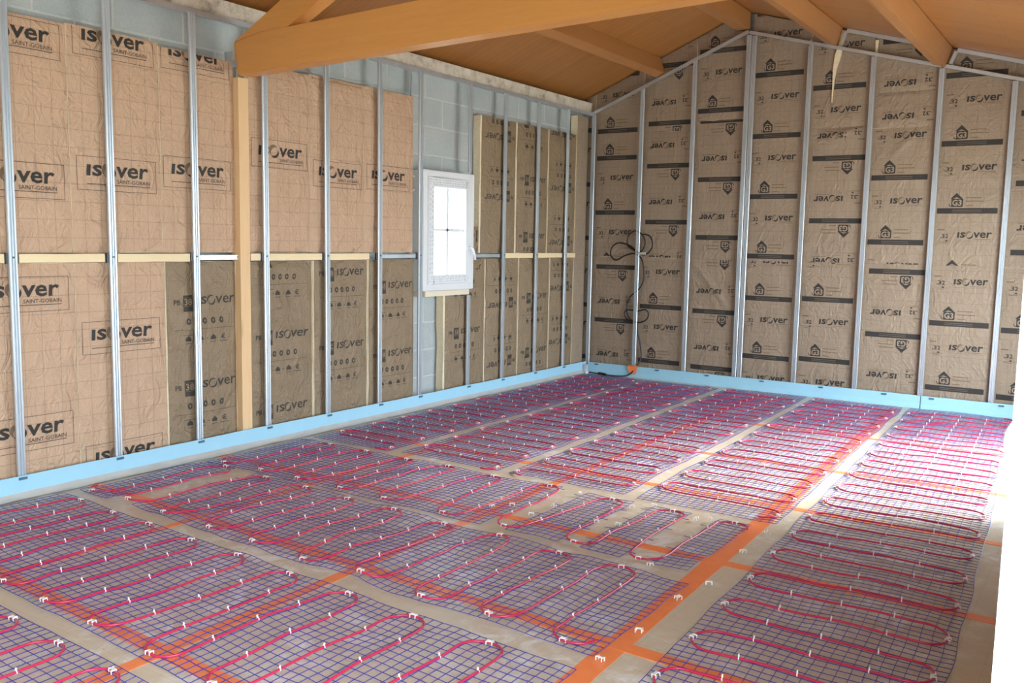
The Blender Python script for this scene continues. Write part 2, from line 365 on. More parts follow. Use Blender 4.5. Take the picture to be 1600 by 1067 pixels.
class Stamp:
    def __init__(s): s.items = []
    def poly(s, pf, mi=1, lift=0): s.items.append((pf[0], pf[1], mi, lift))
    def rect(s, x0, x1, z0, z1, mi=1, lift=0):
        n = max(1, int((x1 - x0) / 0.03)); k = max(1, int((z1 - z0) / 0.05))
        vs = [(x0 + (x1 - x0) * i / n, z0 + (z1 - z0) * j / k) for j in range(k + 1) for i in range(n + 1)]
        fs = [(j * (n + 1) + i, j * (n + 1) + i + 1, (j + 1) * (n + 1) + i + 1, (j + 1) * (n + 1) + i) for j in range(k) for i in range(n)]
        s.items.append((vs, fs, mi, lift))
    def arc(s, cx, cz, rx, rz, a0, a1, w0, w1, mi=1, n=14, lift=0):
        vs = []; 
        for i in range(n + 1):
            q = i / n; a = a0 + (a1 - a0) * q; w = (w0 + (w1 - w0) * math.sin(math.pi * q)) / 2
            for sg in (-1, 1): vs.append((cx + (rx + sg * w) * math.cos(a), cz + (rz + sg * w) * math.sin(a)))
        s.items.append((vs, [(2 * i, 2 * i + 1, 2 * i + 3, 2 * i + 2) for i in range(n)], mi, lift))
    def disc(s, cx, cz, r, mi=1): s.items.append(([(cx + r * math.cos(6.283 * i / 8), cz + r * math.sin(6.283 * i / 8)) for i in range(8)], [tuple(range(8))], mi, 0))
T_IS = text_poly('\u0131s', 0.022, 0.06); T_VER = text_poly('ver', 0.022, 0.06); T_SG = text_poly('SAINT-GOBAIN', 0.004)
T_IS2 = text_poly('\u0131s', 0.008, 0.06); T_VER2 = text_poly('ver', 0.008, 0.06)
T_32 = text_poly('.32', 0.02, 0.12); T_G3 = text_poly('G3', 0.03); T_38 = text_poly('38', 0.02); T_PB = text_poly('PB', 0.02); T_EUR = text_poly('\u20ac', 0.02)
def wordmark(s, x0, w, z0, h, bold=True):
    a, c = (T_IS, T_VER) if bold else (T_IS2, T_VER2)
    s.poly(fit(a, x0, x0 + w * 0.235, z0, z0 + h)); s.poly(fit(c, x0 + w * 0.47, x0 + w, z0, z0 + h))
    cx, cz = x0 + w * 0.355, z0 + h * 0.5; r = w * 0.095
    s.arc(cx, cz, r, h * 0.56, 0.9, 3.9, 0.003 * w / 0.4, (0.026 if bold else 0.014) * w / 0.4, 2)
    s.arc(cx, cz, r, h * 0.56, 3.9, 6.6, 0.002, (0.020 if bold else 0.016) * w / 0.4, 1)
def stamp_box():                                   # boxed wordmark of the pale kraft facings; origin = lower left of the box
    s = Stamp(); w, h, t = 0.53, 0.2, 0.0028
    s.rect(0, w, 0, t); s.rect(0, w, h - t, h); s.rect(0, t, 0, h); s.rect(w - t, w, 0, h)
    wordmark(s, 0.055, 0.415, 0.085, 0.068)
    s.poly(fit(T_SG, 0.255, 0.48, 0.049, 0.072)); s.rect(0.055, 0.482, 0.036, 0.040)
    return s
def stamp_dark():                                  # origin: left edge, wordmark baseline
    s = Stamp()
    s.poly(fit(T_PB, 0.035, 0.082, 0.0, 0.034))
    s.rect(0.105, 0.182, -0.045, -0.012); s.rect(0.105, 0.182, -0.010, 0.045); s.rect(0.105, 0.182, 0.047, 0.063)
    s.poly(fit(T_38, 0.112, 0.176, -0.004, 0.040), 3, 1)
    wordmark(s, 0.215, 0.315, 0.0, 0.052, False)
    for x in (0.14, 0.20, 0.265, 0.33, 0.40):
        s.arc(x, -0.112, 0.012, 0.016, 0, 6.2, 0.010, 0.012)
    s.rect(0.04, 0.53, -0.168, -0.1655)
    s.rect(0.10, 0.19, -0.205, -0.202)
    for x in (0.14, 0.235, 0.34):
        s.poly(([(x - 0.022, -0.245), (x + 0.022, -0.245), (x + 0.022, -0.228), (x, -0.208), (x - 0.022, -0.228)], [(0, 1, 2, 3, 4)])); s.rect(x - 0.022, x + 0.022, -0.262, -0.258)
    s.rect(0.182, 0.196, -0.236, -0.231); s.rect(0.284, 0.298, -0.236, -0.231); s.poly(fit(T_EUR, 0.405, 0.44, -0.247, -0.21)); s.rect(0.39, 0.46, -0.262, -0.258)
    return s
def stamp_bar():                                   # origin: left end of the bar, its middle height
    s = Stamp()
    s.rect(0, 0.5, -0.025, 0.025)
    s.rect(0.13, 0.37, 0.004, 0.009, 4, 1); s.rect(0.13, 0.37, -0.011, -0.007, 4, 1)
    s.poly(([(0.105, 0.108), (0.158, 0.163), (0.213, 0.108), (0.186, 0.112), (0.158, 0.124), (0.132, 0.112)], [(0, 1, 5), (1, 4, 5), (1, 3, 4), (1, 2, 3)]))
    s.poly(([(0.118, 0.036), (0.208, 0.036), (0.214, 0.046), (0.214, 0.110), (0.118, 0.110)], [(0, 1, 2, 3, 4)]))
    s.poly(fit(T_G3, 0.124, 0.204, 0.046, 0.102), 3, 1)
    s.arc(0.128, 0.066, 0.030, 0.030, 3.0, 4.6, 0.002, 0.007)
    for z, x1 in ((0.115, 0.365), (0.083, 0.38), (0.043, 0.30)): s.rect(0.235, x1, z, z + 0.008, 2)
    wordmark(s, 0.185, 0.285, 0.365, 0.052)
    s.rect(0.32, 0.46, 0.349, 0.354, 2); s.rect(0.185, 0.47, 0.337, 0.3385, 2)
    s.poly(fit(text_poly('.', 0.02), 0.040, 0.050, 0.360, 0.370)); s.poly(fit(text_poly('3', 0.02), 0.054, 0.080, 0.360, 0.398)); s.poly(fit(text_poly('2', 0.02), 0.085, 0.111, 0.360, 0.398)); s.rect(0.03, 0.14, 0.328, 0.330, 2); s.poly(([(0.088, 0.331), (0.106, 0.331), (0.106, 0.339), (0.097, 0.346), (0.088, 0.339)], [(0, 1, 2, 3, 4)])); s.rect(0.04, 0.11, 0.316, 0.321, 2)
    s.rect(0.015, 0.075, 0.432, 0.443, 2)
    return s
ST_BOX, ST_DARK, ST_BAR = stamp_box(), stamp_dark(), stamp_bar()

# ------------------------------------------------------------------ insulation batts
def batt(wall, u0, u1, z0, ztop, kind, stamps, label, group, seed, puff=0.013, amp=0.010, creases=(), rim=0.006, zbot=None, skip_wool=False, off=0.0):
    """one strip of kraft-faced wool. wall 'L': u = y, outwards = +x;  'B': u = x, outwards = -y. ztop/zbot functions of u."""
    zt = ztop if callable(ztop) else (lambda u: ztop); zb = zbot if zbot else (lambda u: z0)
    P = thing('insulation_batt', label, 'insulation', (-0.04, u0, z0) if wall == 'L' else (u0, 9.255, z0), group)
    def pos(u, z, d):
        return (d + off, u - u0, z - z0) if wall == 'L' else (u - u0, -d - off, z - z0)
    def disp(u, z):
        q = (u - u0) / (u1 - u0); h = max(0.0, min(1.0, (z - zb(u)) / max(0.05, zt(u) - zb(u))))
        e = (1 - abs(2 * q - 1) ** 4) * (1 - abs(2 * h - 1) ** 10)
        d = puff * e + amp * e * (noise.noise(Vector((u * 4.0, z * 2.6, seed))) + 0.7 * noise.noise(Vector((u * 9.0 + seed, z * 7.0, seed * 2.0))))
        for (ua, za, ub, zb_, wid, am) in creases:
            ax, az = ub - ua, zb_ - za; L2 = ax * ax + az * az; t_ = max(0, min(1, ((u - ua) * ax + (z - za) * az) / L2))
            dd = math.hypot(u - ua - t_ * ax, z - za - t_ * az); d += am * math.exp(-(dd / wid) ** 2) * (0.5 + 0.5 * math.sin(math.pi * min(1, max(0, t_))) )
        return d
    b = MB(); nu = max(3, int(round((u1 - u0) / 0.022))); nz = max(3, int(round((zt((u0 + u1) / 2) - z0) / 0.026)))
    vs = []
    for j in range(nz + 1):
        for i in range(nu + 1):
            u = u0 + (u1 - u0) * i / nu; u_ = u
            z = zb(u) + (zt(u) - zb(u)) * j / nz
            if i in (0, nu): u_ = u + 0.004 * noise.noise(Vector((z * 5, seed, u)))
            if j in (0, nz): z += 0.005 * noise.noise(Vector((u * 6, seed, z)))
            vs.append(pos(u_, z, disp(u, z)))
    q = [(j * (nu + 1) + i, j * (nu + 1) + i + 1, (j + 1) * (nu + 1) + i + 1, (j + 1) * (nu + 1) + i) for j in range(nz) for i in range(nu)]
    # 'L': outward +x with u=y,z -> order already faces +x ; 'B': u=x,z faces -y
    b.add(vs, q, 0, True)
    # prints, clipped to the sheet
    eps = 0.0022
    for (st, us, zs, flip) in stamps:
        bm = bmesh.new(); lay = bm.faces.layers.int.new('lift')
        for (pv, pf, mi, lift) in st.items:
            bv = [bm.verts.new((us - x, zs - z, 0) if flip else (us + x, zs + z, 0)) for x, z in pv]
            for f in pf:
                try:
                    fc = bm.faces.new([bv[i] for i in f]); fc.material_index = mi; fc[lay] = lift
                except ValueError: pass
        def cut(co, no):
            bmesh.ops.bisect_plane(bm, geom=bm.verts[:] + bm.edges[:] + bm.faces[:], plane_co=co, plane_no=no, clear_outer=True, dist=1e-6)
        cut((u0 + 0.002, 0, 0), (-1, 0, 0)); cut((u1 - 0.002, 0, 0), (1, 0, 0)); cut((0, z0 + 0.003, 0), (0, -1, 0))
        ua, ub = u0, u1
        cut((ua, zt(ua) - 0.004, 0), Vector((-(zt(ub) - zt(ua)), ub - ua, 0)).normalized())
        bm.verts.index_update()
        idx = {}; pv = []
        for f in bm.faces:
            ids = []
            for v in f.verts:
                key = (v.index, f[lay])
                if key not in idx: idx[key] = len(pv); pv.append(pos(v.co.x, v.co.y, disp(v.co.x, v.co.y) + eps * (1 + 0.6 * f[lay])))
                ids.append(idx[key])
            b.add([pv[i] for i in ids], [tuple(range(len(ids)))], f.material_index)
        bm.free()
    mats = {'light': ['kraft_light', 'print_black', 'print_grey', 'knockout', 'knockout_dim'], 'dark': ['kraft_dark', 'print_olive', 'print_olive', 'kraft_dark', 'kraft_dark'], 'mid': ['kraft_mid', 'print_black', 'print_grey', 'knockout', 'knockout_dim']}[kind]
    b.build('kraft_facing', mats, P)
    # wool behind the paper, showing as a rim
    b = MB(); n = 14; rows = []
    for j in range(n + 1):
        r = []
        for (u, sg) in ((u0, -1), (u1, 1)):
            z = zb(u) + (zt(u) - zb(u)) * j / n; w = rim * (0.75 + 0.5 * noise.noise(Vector((z * 4, seed + sg, 1.7))))
            r.append((u + sg * w, z))
        rows.append(r)
    vs = []
    for (a, c) in rows:
        for d in (-0.003, -0.085): vs += [pos(a[0], a[1], d), pos(c[0], c[1], d)]
    fs = []
    for j in range(n):
        o = 4 * j; k = o + 4
        fs += [(o, o + 1, k + 1, k), (o + 3, o + 2, k + 2, k + 3), (o + 2, o, k, k + 2), (o + 1, o + 3, k + 3, k + 1)]
    fs += [(0, 2, 3, 1), (4 * n, 4 * n + 1, 4 * n + 3, 4 * n + 2)]
    b.add(vs, fs); b.build('wool_core', 'wool', P)
    return P
LU, LL = 'kraft insulation strips on the left wall', 'kraft insulation strips on the left wall'
B_, D_, G_ = ST_BOX, ST_DARK, ST_BAR
ZR = 1.345
def lightb(u0, u1, z0, z1, us, zs, label, seed, **k):
    batt('L', u0 - 0.005, u1 + 0.005, z0, z1, 'light', [(B_, us, z, False) for z in zs], label, 'pale kraft strips with boxed lettering', seed, rim=0.0015, **k)
lightb(2.42, 3.006, 1.385, 2.69, 2.445, (1.69, 2.475), 'pale kraft insulation strip, upper row, at the left edge of the photo', 1)
lightb(3.022, 3.612, 1.385, 2.70, 3.05, (1.755, 2.535), 'pale kraft insulation strip, upper row, second from the left edge of the photo', 2)
lightb(3.626, 4.195, 1.385, 2.68, 3.635, (1.805, 2.55), 'pale kraft insulation strip, upper row, touching the left side of the wooden post', 3)
lightb(4.30, 4.89, 1.385, 2.70, 4.343, (1.99, 1.19), 'pale kraft insulation strip, upper row, touching the right side of the wooden post', 4,
       creases=((4.55, 2.42, 4.80, 2.15, 0.03, 0.014), (4.55, 2.20, 4.45, 2.42, 0.02, 0.008), (4.45, 1.55, 4.62, 1.9, 0.02, 0.006)))
lightb(4.905, 5.485, 1.385, 2.71, 4.93, (1.885, 2.685), 'pale kraft insulation strip, upper row, second right of the wooden post', 5, creases=((5.2, 2.6, 5.35, 2.35, 0.03, 0.008),))
lightb(5.50, 6.10, 1.385, 2.71, 5.52, (1.90,), 'pale kraft insulation strip, upper row, last before the bare blocks by the window', 6)
lightb(2.42, 3.01, 0.0, 1.325, 2.447, (1.05, 0.25), 'pale kraft insulation strip, lower row, at the left edge of the photo', 7, creases=((2.6, 0.9, 2.9, 0.95, 0.02, 0.008),))
lightb(3.026, 3.618, 0.0, 1.325, 3.05, (0.77, 0.012), 'pale kraft insulation strip, lower row, beside the first brown strip', 8, creases=((3.05, 1.2, 3.35, 1.05, 0.03, 0.012), (3.1, 1.0, 3.5, 1.12, 0.02, 0.008)))
DG = 'brown kraft strips with 38 lettering'
def darkb(u0, u1, z0, z1, zs, flip, label, seed, **k):
    st = [(D_, (u1 - 0.01) if flip else u0 + 0.01, z, flip) for z in zs]
    batt('L', u0, u1, z0, z1, 'dark', st, label, DG, seed, puff=k.pop('puff', 0.018), amp=k.pop('amp', 0.013), rim=k.pop('rim', 0.009), **k)
darkb(3.638, 4.19, 0.0, 1.325, (1.04, 0.47), False, 'brown kraft insulation strip, lower row, touching the left side of the wooden post', 11, creases=((3.7, 0.87, 4.15, 0.93, 0.02, 0.008),))
darkb(4.315, 4.915, 0.0, 1.32, (1.32, 0.755, 0.205), False, 'sagging brown kraft insulation strip, lower row, right of the wooden post', 12,
      creases=((4.33, 0.98, 4.75, 1.02, 0.035, 0.022), (4.5, 0.92, 4.88, 0.78, 0.03, 0.018), (4.35, 1.27, 4.85, 1.25, 0.03, 0.02)))
darkb(4.94, 5.525, 0.0, 1.325, (1.205, 0.625, 0.045), False, 'brown kraft insulation strip, lower row, second right of the wooden post', 13)
darkb(5.55, 6.12, 0.0, 1.325, (1.085, 0.505), False, 'brown kraft insulation strip, lower row, last before the bare blocks under the window', 14)
darkb(6.575, 7.19, 0.0, lambda u: 1.00 if u < 6.86 else 1.325, (1.22, 0.62, 0.02), False, 'brown kraft insulation strip, lower row, directly under the window', 15, rim=0.028)
darkb(7.215, 7.775, 0.0, 1.325, (0.30, 0.89, 1.48), True, 'brown kraft strip with upside down print, lower row, first beyond the window', 16)
darkb(7.80, 8.385, 0.0, 1.325, (0.90, 0.325), False, 'brown kraft insulation strip, lower row, second beyond the window', 17)
darkb(8.41, 8.90, 0.0, 1.325, (0.43, 1.02), True, 'brown kraft strip with upside down print, lower row, in the far corner', 18)
darkb(7.11, 7.695, 1.38, 2.68, (1.95, 2.53), True, 'brown kraft strip with upside down print, upper row, first beyond the window', 19, rim=0.03)
darkb(7.725, 8.31, 1.38, 2.68, (1.53, 2.11, 2.69), False, 'brown kraft insulation strip, upper row, second beyond the window', 20)
darkb(8.335, 8.90, 1.38, 2.68, (1.52, 2.10, 2.68), True, 'brown kraft strip with upside down print, upper row, in the far corner', 21)
darkb(6.90, 7.065, 1.38, 1.63, (1.53,), False, 'small brown kraft insulation offcut beside the window handle', 22, rim=0.004)
# ---- back wall: pieces (u0,u1,z0,z1,first bar height,flip)
BX = [-0.115, 0.005, 0.605, 1.205, 1.805, 2.405, 3.005, 3.605, 4.205, 4.80]
PIECES = {0: [(0, ZR, .78, 0), (ZR, 9, 1.55, 0)],
          1: [(0, ZR, .615, 1), (ZR, 2.62, 1.84, 0), (2.62, 9, 2.75, 0)],
          2: [(0, ZR, .80, 0), (ZR, 2.71, 1.735, 1), (2.71, 9, 2.80, 1)],
          3: [(0, ZR, .785, 1), (ZR, 2.80, 1.575, 1), (2.80, 9, 2.90, 0)],
          4: [(0, ZR, .955, 0), (ZR, 9, 2.0, 0)],
          5: [(0, ZR, .975, 0), (ZR, 2.66, 1.755, 1), (2.66, 9, 3.05, 0)],
          6: [(0, ZR, .665, 1), (ZR, 2.63, 1.555, 0), (2.63, 2.96, 3.125, 1), (2.96, 9, 3.43, 1)],
          7: [(0, ZR, .81, 0), (ZR, 9, 1.85, 0)],
          8: [(0, ZR, .78, 0), (ZR, 9, 2.09, 1)]}
COLN = ['sliver in the left corner', 'first full column from the left corner', 'column just right of the black cable', 'column just left of the double stud',
        'column just right of the double stud', 'second column right of the double stud', 'third column right of the double stud', 'fourth column right of the double stud', 'last column at the right edge of the photo']
CREASE = {(3, 0): ((1.27, 1.29, 1.68, 0.83, 0.022, 0.02), (1.45, 1.05, 1.55, 0.8, 0.03, 0.008)), (5, 1): ((2.6, 2.56, 2.96, 2.64, 0.03, 0.022), (2.55, 2.48, 2.9, 2.55, 0.02, 0.012)), (6, 1): ((3.2, 2.35, 3.45, 2.6, 0.03, 0.014),), (4, 0): ((1.83, 1.2, 1.95, 1.33, 0.02, 0.01),)}
def roof(u): return (zl(u) if u < 1.71 else zr_(u)) - 0.012
for ci, pcs in PIECES.items():
    for pi, (z0, z1, bar, flip) in enumerate(pcs):
        u0, u1 = BX[ci] + 0.004, BX[ci + 1] - 0.004
        top = roof if z1 > 5 else (lambda u, z1=z1: z1)
        if z1 > 5 and ci == 3: top = lambda u: zl(min(u, 1.80)) - 0.012 if u < 1.64 else 3.68
        if z1 > 5 and ci == 4: top = lambda u: zr_(u) - 0.012
        zmx = max(top(u0), top(u1)); bars = []; k = -8
        while k < 12:
            zz = bar + 0.61 * k
            if z0 - 0.6 < zz < zmx + 0.6: bars.append((G_, (u1 - 0.03) if flip else u0 + 0.03 + (0.0 if ci else -0.42), zz, bool(flip)))
            k += 1
        row = 'lower' if pi == 0 else ('topmost' if (pi == len(pcs) - 1 and len(pcs) > 2) else 'upper' if pi == 1 else 'narrow upper')
        batt('B', u0, u1, z0, top, 'mid', bars, '%s kraft insulation on the far wall, %s' % (row, COLN[ci]), 'house logo kraft pieces on the far wall', 30 + ci * 5 + pi, puff=0.010, amp=0.005, rim=0.002, creases=CREASE.get((ci, pi), ()))
batt('L', 8.925, 9.165, 0.0, ZR, 'mid', [], 'kraft insulation turning the far left corner, lower piece beside the brown strips', 'house logo kraft pieces on the far wall', 91, rim=0.001)
batt('L', 8.925, 9.165, ZR + 0.003, 2.90, 'mid', [], 'kraft insulation turning the far left corner, upper piece beside the brown strips', 'house logo kraft pieces on the far wall', 92, rim=0.001)
# loose wool tufts
def strip_poly(name, pts, w, label, mat='wool', y=9.225):
    b = MB(); k = len(pts)
    for i, (x, z, ww) in enumerate(pts): pass
    vs = []
    for (x, z, ww) in pts: vs += [(x - ww / 2, y, z), (x + ww / 2, y, z), (x + ww / 2, y + 0.018, z), (x - ww / 2, y + 0.018, z)]
    fs = [(0, 1, 2, 3)[::-1], tuple(4 * (k - 1) + i for i in range(4))]
    for i in range(k - 1):
        for j in range(4): fs.append((4 * i + j, 4 * i + (j + 1) % 4, 4 * i + 4 + (j + 1) % 4, 4 * i + 4 + j))
    b.add(vs, fs); return tag(recentre(b.build(name, mat)), label, 'insulation')
strip_poly('wool_edge', [(3.0, 0.13, .022), (2.995, .5, .026), (2.99, .9, .022), (2.985, 1.28, .02)], 0, 'yellow wool edge showing between lower kraft pieces on the far wall')
strip_poly('wool_edge', [(2.63, 2.90, .005), (2.635, 3.05, .012), (2.64, 3.2, .03), (2.665, 3.34, .06), (2.68, 3.42, .04), (2.695, 3.58, .012)], 0, 'torn yellow wool tuft hanging by the purlin right of the ridge')
strip_poly('wool_edge', [(2.41, 3.05, .012), (2.405, 3.3, .018), (2.40, 3.52, .016)], 0, 'thin yellow wool line beside the stud right of the ridge, near the roof')
strip_poly('wool_edge', [(3.02, 3.12, .012), (3.02, 3.3, .012), (3.02, 3.45, .03)], 0, 'thin yellow wool line between the two right purlins')

# ------------------------------------------------------------------ metal studs, tracks
def channel(b, w, d, L, groove=0.008, lip=0.006):
    """furring channel profile in (u,v), v = outwards, extruded 0..L; returns list of (u,v) loop"""
    h = w / 2; g = groove
    out = [(-h + 0.004, 0), (-h, 0.0), (-h, d - 0.003), (-h + 0.003, d), (-h * 0.52, d), (-h * 0.40, d - g), (-h * 0.22, d - g), (-h * 0.10, d), (h * 0.10, d), (h * 0.22, d - g), (h * 0.40, d - g), (h * 0.52, d), (h - 0.003, d), (h, d - 0.003), (h, 0), (h - 0.004, 0)]
    th = 0.0016
    inn = []
    for i in range(len(out)):
        a = Vector(out[max(i - 1, 0)]); c = Vector(out[min(i + 1, len(out) - 1)]); t_ = (c - a)
        if t_.length < 1e-9: t_ = Vector((1, 0))
        t_.normalize(); nrm = Vector((t_.y, -t_.x)); inn.append(tuple(Vector(out[i]) + nrm * th))
    return out + inn[::-1]
def chan_obj(name, p0, p1, normal, w=0.047, d=0.018, parent=None, mat='steel'):
    """channel from p0 to p1, its face turned to `normal`"""
    p0, p1 = Vector(p0), Vector(p1); ax = (p1 - p0); L = ax.length; ax.normalize(); nv = Vector(normal).normalized(); nv = (nv - ax * nv.dot(ax)).normalized(); uu = ax.cross(nv)
    loop = channel(None, w, d, L); n = len(loop); h = n // 2
    vs = [p0 + uu * u + nv * v for u, v in loop] + [p1 + uu * u + nv * v for u, v in loop]
    fs = [(i, (i + 1) % n, n + (i + 1) % n, n + i) for i in range(n)]
    for o in (0, n):
        for i in range(h - 1):
            q = (o + i, o + i + 1, o + n - 2 - i, o + n - 1 - i); fs.append(q if o else q[::-1])
    b = MB(); b.add(vs, fs)
    return b.build(name, mat, parent)
SG = 'galvanised studs on the left wall'
def stud_left(y, z0, z1, label, bracket=True):
    t = thing('metal_stud', label, 'stud', (0.0, y, z0), SG)
    chan_obj('channel', (0, 0, 0), (0, 0, z1 - z0), (1, 0, 0), parent=t)
    if bracket and z0 < 1.3 < z1:
        b = MB(); b.box(-0.012, 0.004, -0.035, -0.024, 1.325 - z0, 1.385 - z0); b.box(-0.012, 0.004, 0.024, 0.035, 1.325 - z0, 1.385 - z0); b.tube([(0.017, 0, 1.36 - z0), (0.021, 0, 1.36 - z0)], 0.006, 8)
        b.build('support_clip', 'steel_dark', t)
    return t
LS = [(2.637, 'galvanised stud at the left edge of the photo'), (3.238, 'galvanised stud second from the left edge, on the left wall'), (3.838, 'galvanised stud next left of the wooden post'),
      (4.432, 'galvanised stud next right of the wooden post'), (5.035, 'galvanised stud second right of the wooden post'), (5.632, 'galvanised stud third right of the wooden post')]
for y, l in LS: stud_left(y, 0.0, 2.925, l)
stud_left(6.150, 0.0, 2.925, 'galvanised stud running down the left side of the window')
stud_left(6.865, 2.125, 2.925, 'short galvanised stud above the window', False)
stud_left(6.865, 0.0, 0.985, 'short galvanised stud below the window', False)
for y, l in ((7.44, 'galvanised stud first beyond the window'), (8.045, 'galvanised stud second beyond the window'), (8.64, 'galvanised stud third beyond the window, nearest the far corner')): stud_left(y, 0.0, 2.925, l)
b = MB(); b.box(-0.045, 0.0, 2.0, 9.18, 2.925, 2.953); b.box(0.0, 0.002, 2.0, 9.18, 2.92, 2.953); tag(recentre(b.build('top_track', 'steel')), 'dark metal track under the concrete beam, holding the left wall studs', 'track')
# side member near the window jamb
t = thing('wall_bracket', 'thin steel upright with bright fixings beside the bare blocks', 'bracket', (-0.075, 6.118, 0))
b = MB(); b.box(-0.02, 0.0, -0.006, 0.006, 0.0, 2.9); b.build('upright', 'steel', t)
for z in (2.03, 1.91, 1.36, 1.05): 
    b = MB(); b.box(0.0, 0.03, -0.004, 0.022, z, z + 0.022); b.build('fixing', 'clip', t)
# mid-height battens and rail
WG = 'pale battens at mid height on the left wall'
def batten(y0, y1, label):
    b = MB(); n = max(2, int((y1 - y0) / 0.08)); vs = []
    for i in range(n + 1):
        y = y0 + (y1 - y0) * i / n; w = 0.003 * noise.noise(Vector((y * 4, 2.2, 0)))
        vs += [(-0.028, y, 1.328 + w), (-0.004, y, 1.328 + w), (-0.004, y, 1.378 + w * 0.6), (-0.028, y, 1.378 + w * 0.6)]
    fs = [(0, 1, 2, 3)[::-1], tuple(4 * n + i for i in range(4))]
    for i in range(n):
        for j in range(4): fs.append((4 * i + j, 4 * i + (j + 1) % 4, 4 * i + 4 + (j + 1) % 4, 4 * i + 4 + j))
    b.add(vs, fs)
    b2 = MB()
    tag(recentre(b.build('wooden_batten', 'batten_pine')), label, 'batten', WG)
for y0, y1, l in ((2.42, 2.598, 'short pale batten at the left edge of the photo'), (2.68, 3.195, 'pale batten between the first two studs of the left wall'), (3.28, 3.80, 'pale batten between the second and third studs of the left wall'),
                  (4.475, 4.992, 'pale batten between the first two studs right of the post'), (5.08, 5.52, 'pale batten between the second and third studs right of the post'),
                  (4.305, 4.392, 'short pale batten tight against the right side of the post'), (7.485, 8.0, 'pale batten first beyond the window'), (8.09, 8.595, 'pale batten second beyond the window'), (8.685, 8.88, 'short pale batten in the far corner of the left wall')): batten(y0, y1, l)
for y0, y1, l in ((3.885, 4.195, 'bare metal rail length left of the post'), (5.68, 6.115, 'bare metal rail length before the window'), (6.95, 7.41, 'bare metal rail length beyond the window')):
    b = MB(); b.box(-0.028, -0.012, y0, y1, 1.338, 1.368); b.box(-0.012, -0.006, y0, y1, 1.338, 1.342); b.box(-0.012, -0.006, y0, y1, 1.364, 1.368); tag(recentre(b.build('metal_rail', 'steel')), l, 'rail')
# back wall studs
def rl(x): return 2.949 + 0.4096 * x
def rr(x): return 3.655 - 0.268 * (x - 1.74)
BG = 'galvanised studs on the far wall'
NB = ['galvanised stud in the left corner of the far wall', 'galvanised stud of the far wall with the black cable hanging on it', 'galvanised stud of the far wall, between cable and double stud', 'left half of the double stud under the ridge', 'right half of the double stud under the ridge',
      'galvanised stud first right of the double stud', 'galvanised stud second right of the double stud', 'galvanised stud third right of the double stud', 'bright galvanised stud at the right edge of the far wall']
for x, l in zip((0.012, 0.609, 1.209, 1.782, 1.838, 2.409, 3.008, 3.608, 4.207), NB):
    z1 = (rl(x) if x < 1.75 else rr(x)) - 0.02
    t = thing('metal_stud', l, 'stud', (x, 9.2135, 0), BG)
    o = chan_obj('channel', (0, 0, 0), (0, 0, z1), (0, -1, 0), parent=t)
def track(name, p0, p1, label, w=0.03, d=0.03, y=9.19):
    p0, p1 = Vector((p0[0], y, p0[1])), Vector((p1[0], y, p1[1])); ax = (p1 - p0).normalized(); nz = Vector((-ax.z, 0, ax.x))
    b = MB()
    h = w / 2
    pts = [p0 - nz * h, p0 + nz * h]
    # U section: web + two flanges
    def slab(a0, a1, y0, y1):
        b.prism([p0 + nz * a0 + Vector((0, y0, 0)), p0 + nz * a1 + Vector((0, y0, 0)), p0 + nz * a1 + Vector((0, y1, 0)), p0 + nz * a0 + Vector((0, y1, 0))], p1 - p0)
    slab(-h, h, 0.0, 0.002); slab(h - 0.002, h, 0.002, d); slab(-h, -h + 0.002, 0.002, d)
    return tag(recentre(b.build(name, 'steel')), label, 'track')
track('sloped_track', (-0.10, rl(-0.10)), (1.775, rl(1.735)), 'galvanised track sloping up the left half of the far wall')
track('sloped_track', (1.785, rr(1.76)), (3.60, rr(3.60)), 'galvanised track sloping down right from the ridge to the right purlin')
track('sloped_track', (3.625, rr(3.625) + 0.005), (4.98, rr(4.98)), 'galvanised track sloping on from the right purlin to the right edge')
track('short_track', (2.70, rr(2.70) + 0.035), (2.735, zr_(2.735) - 0.035), 'short upright track beside the purlin right of the ridge')
track('upper_track', (2.745, zr_(2.745) - 0.022), (3.56, zr_(3.56) - 0.022), 'galvanised track under the roof boards between the two right purlins', 0.034)
track('short_track', (3.675, rr(3.675) + 0.03), (3.715, zr_(3.715) - 0.035), 'short upright track beside the furthest right purlin')
track('upper_track', (3.725, zr_(3.725) - 0.022), (4.98, zr_(4.98) - 0.022), 'galvanised track under the roof boards at the right edge', 0.034)

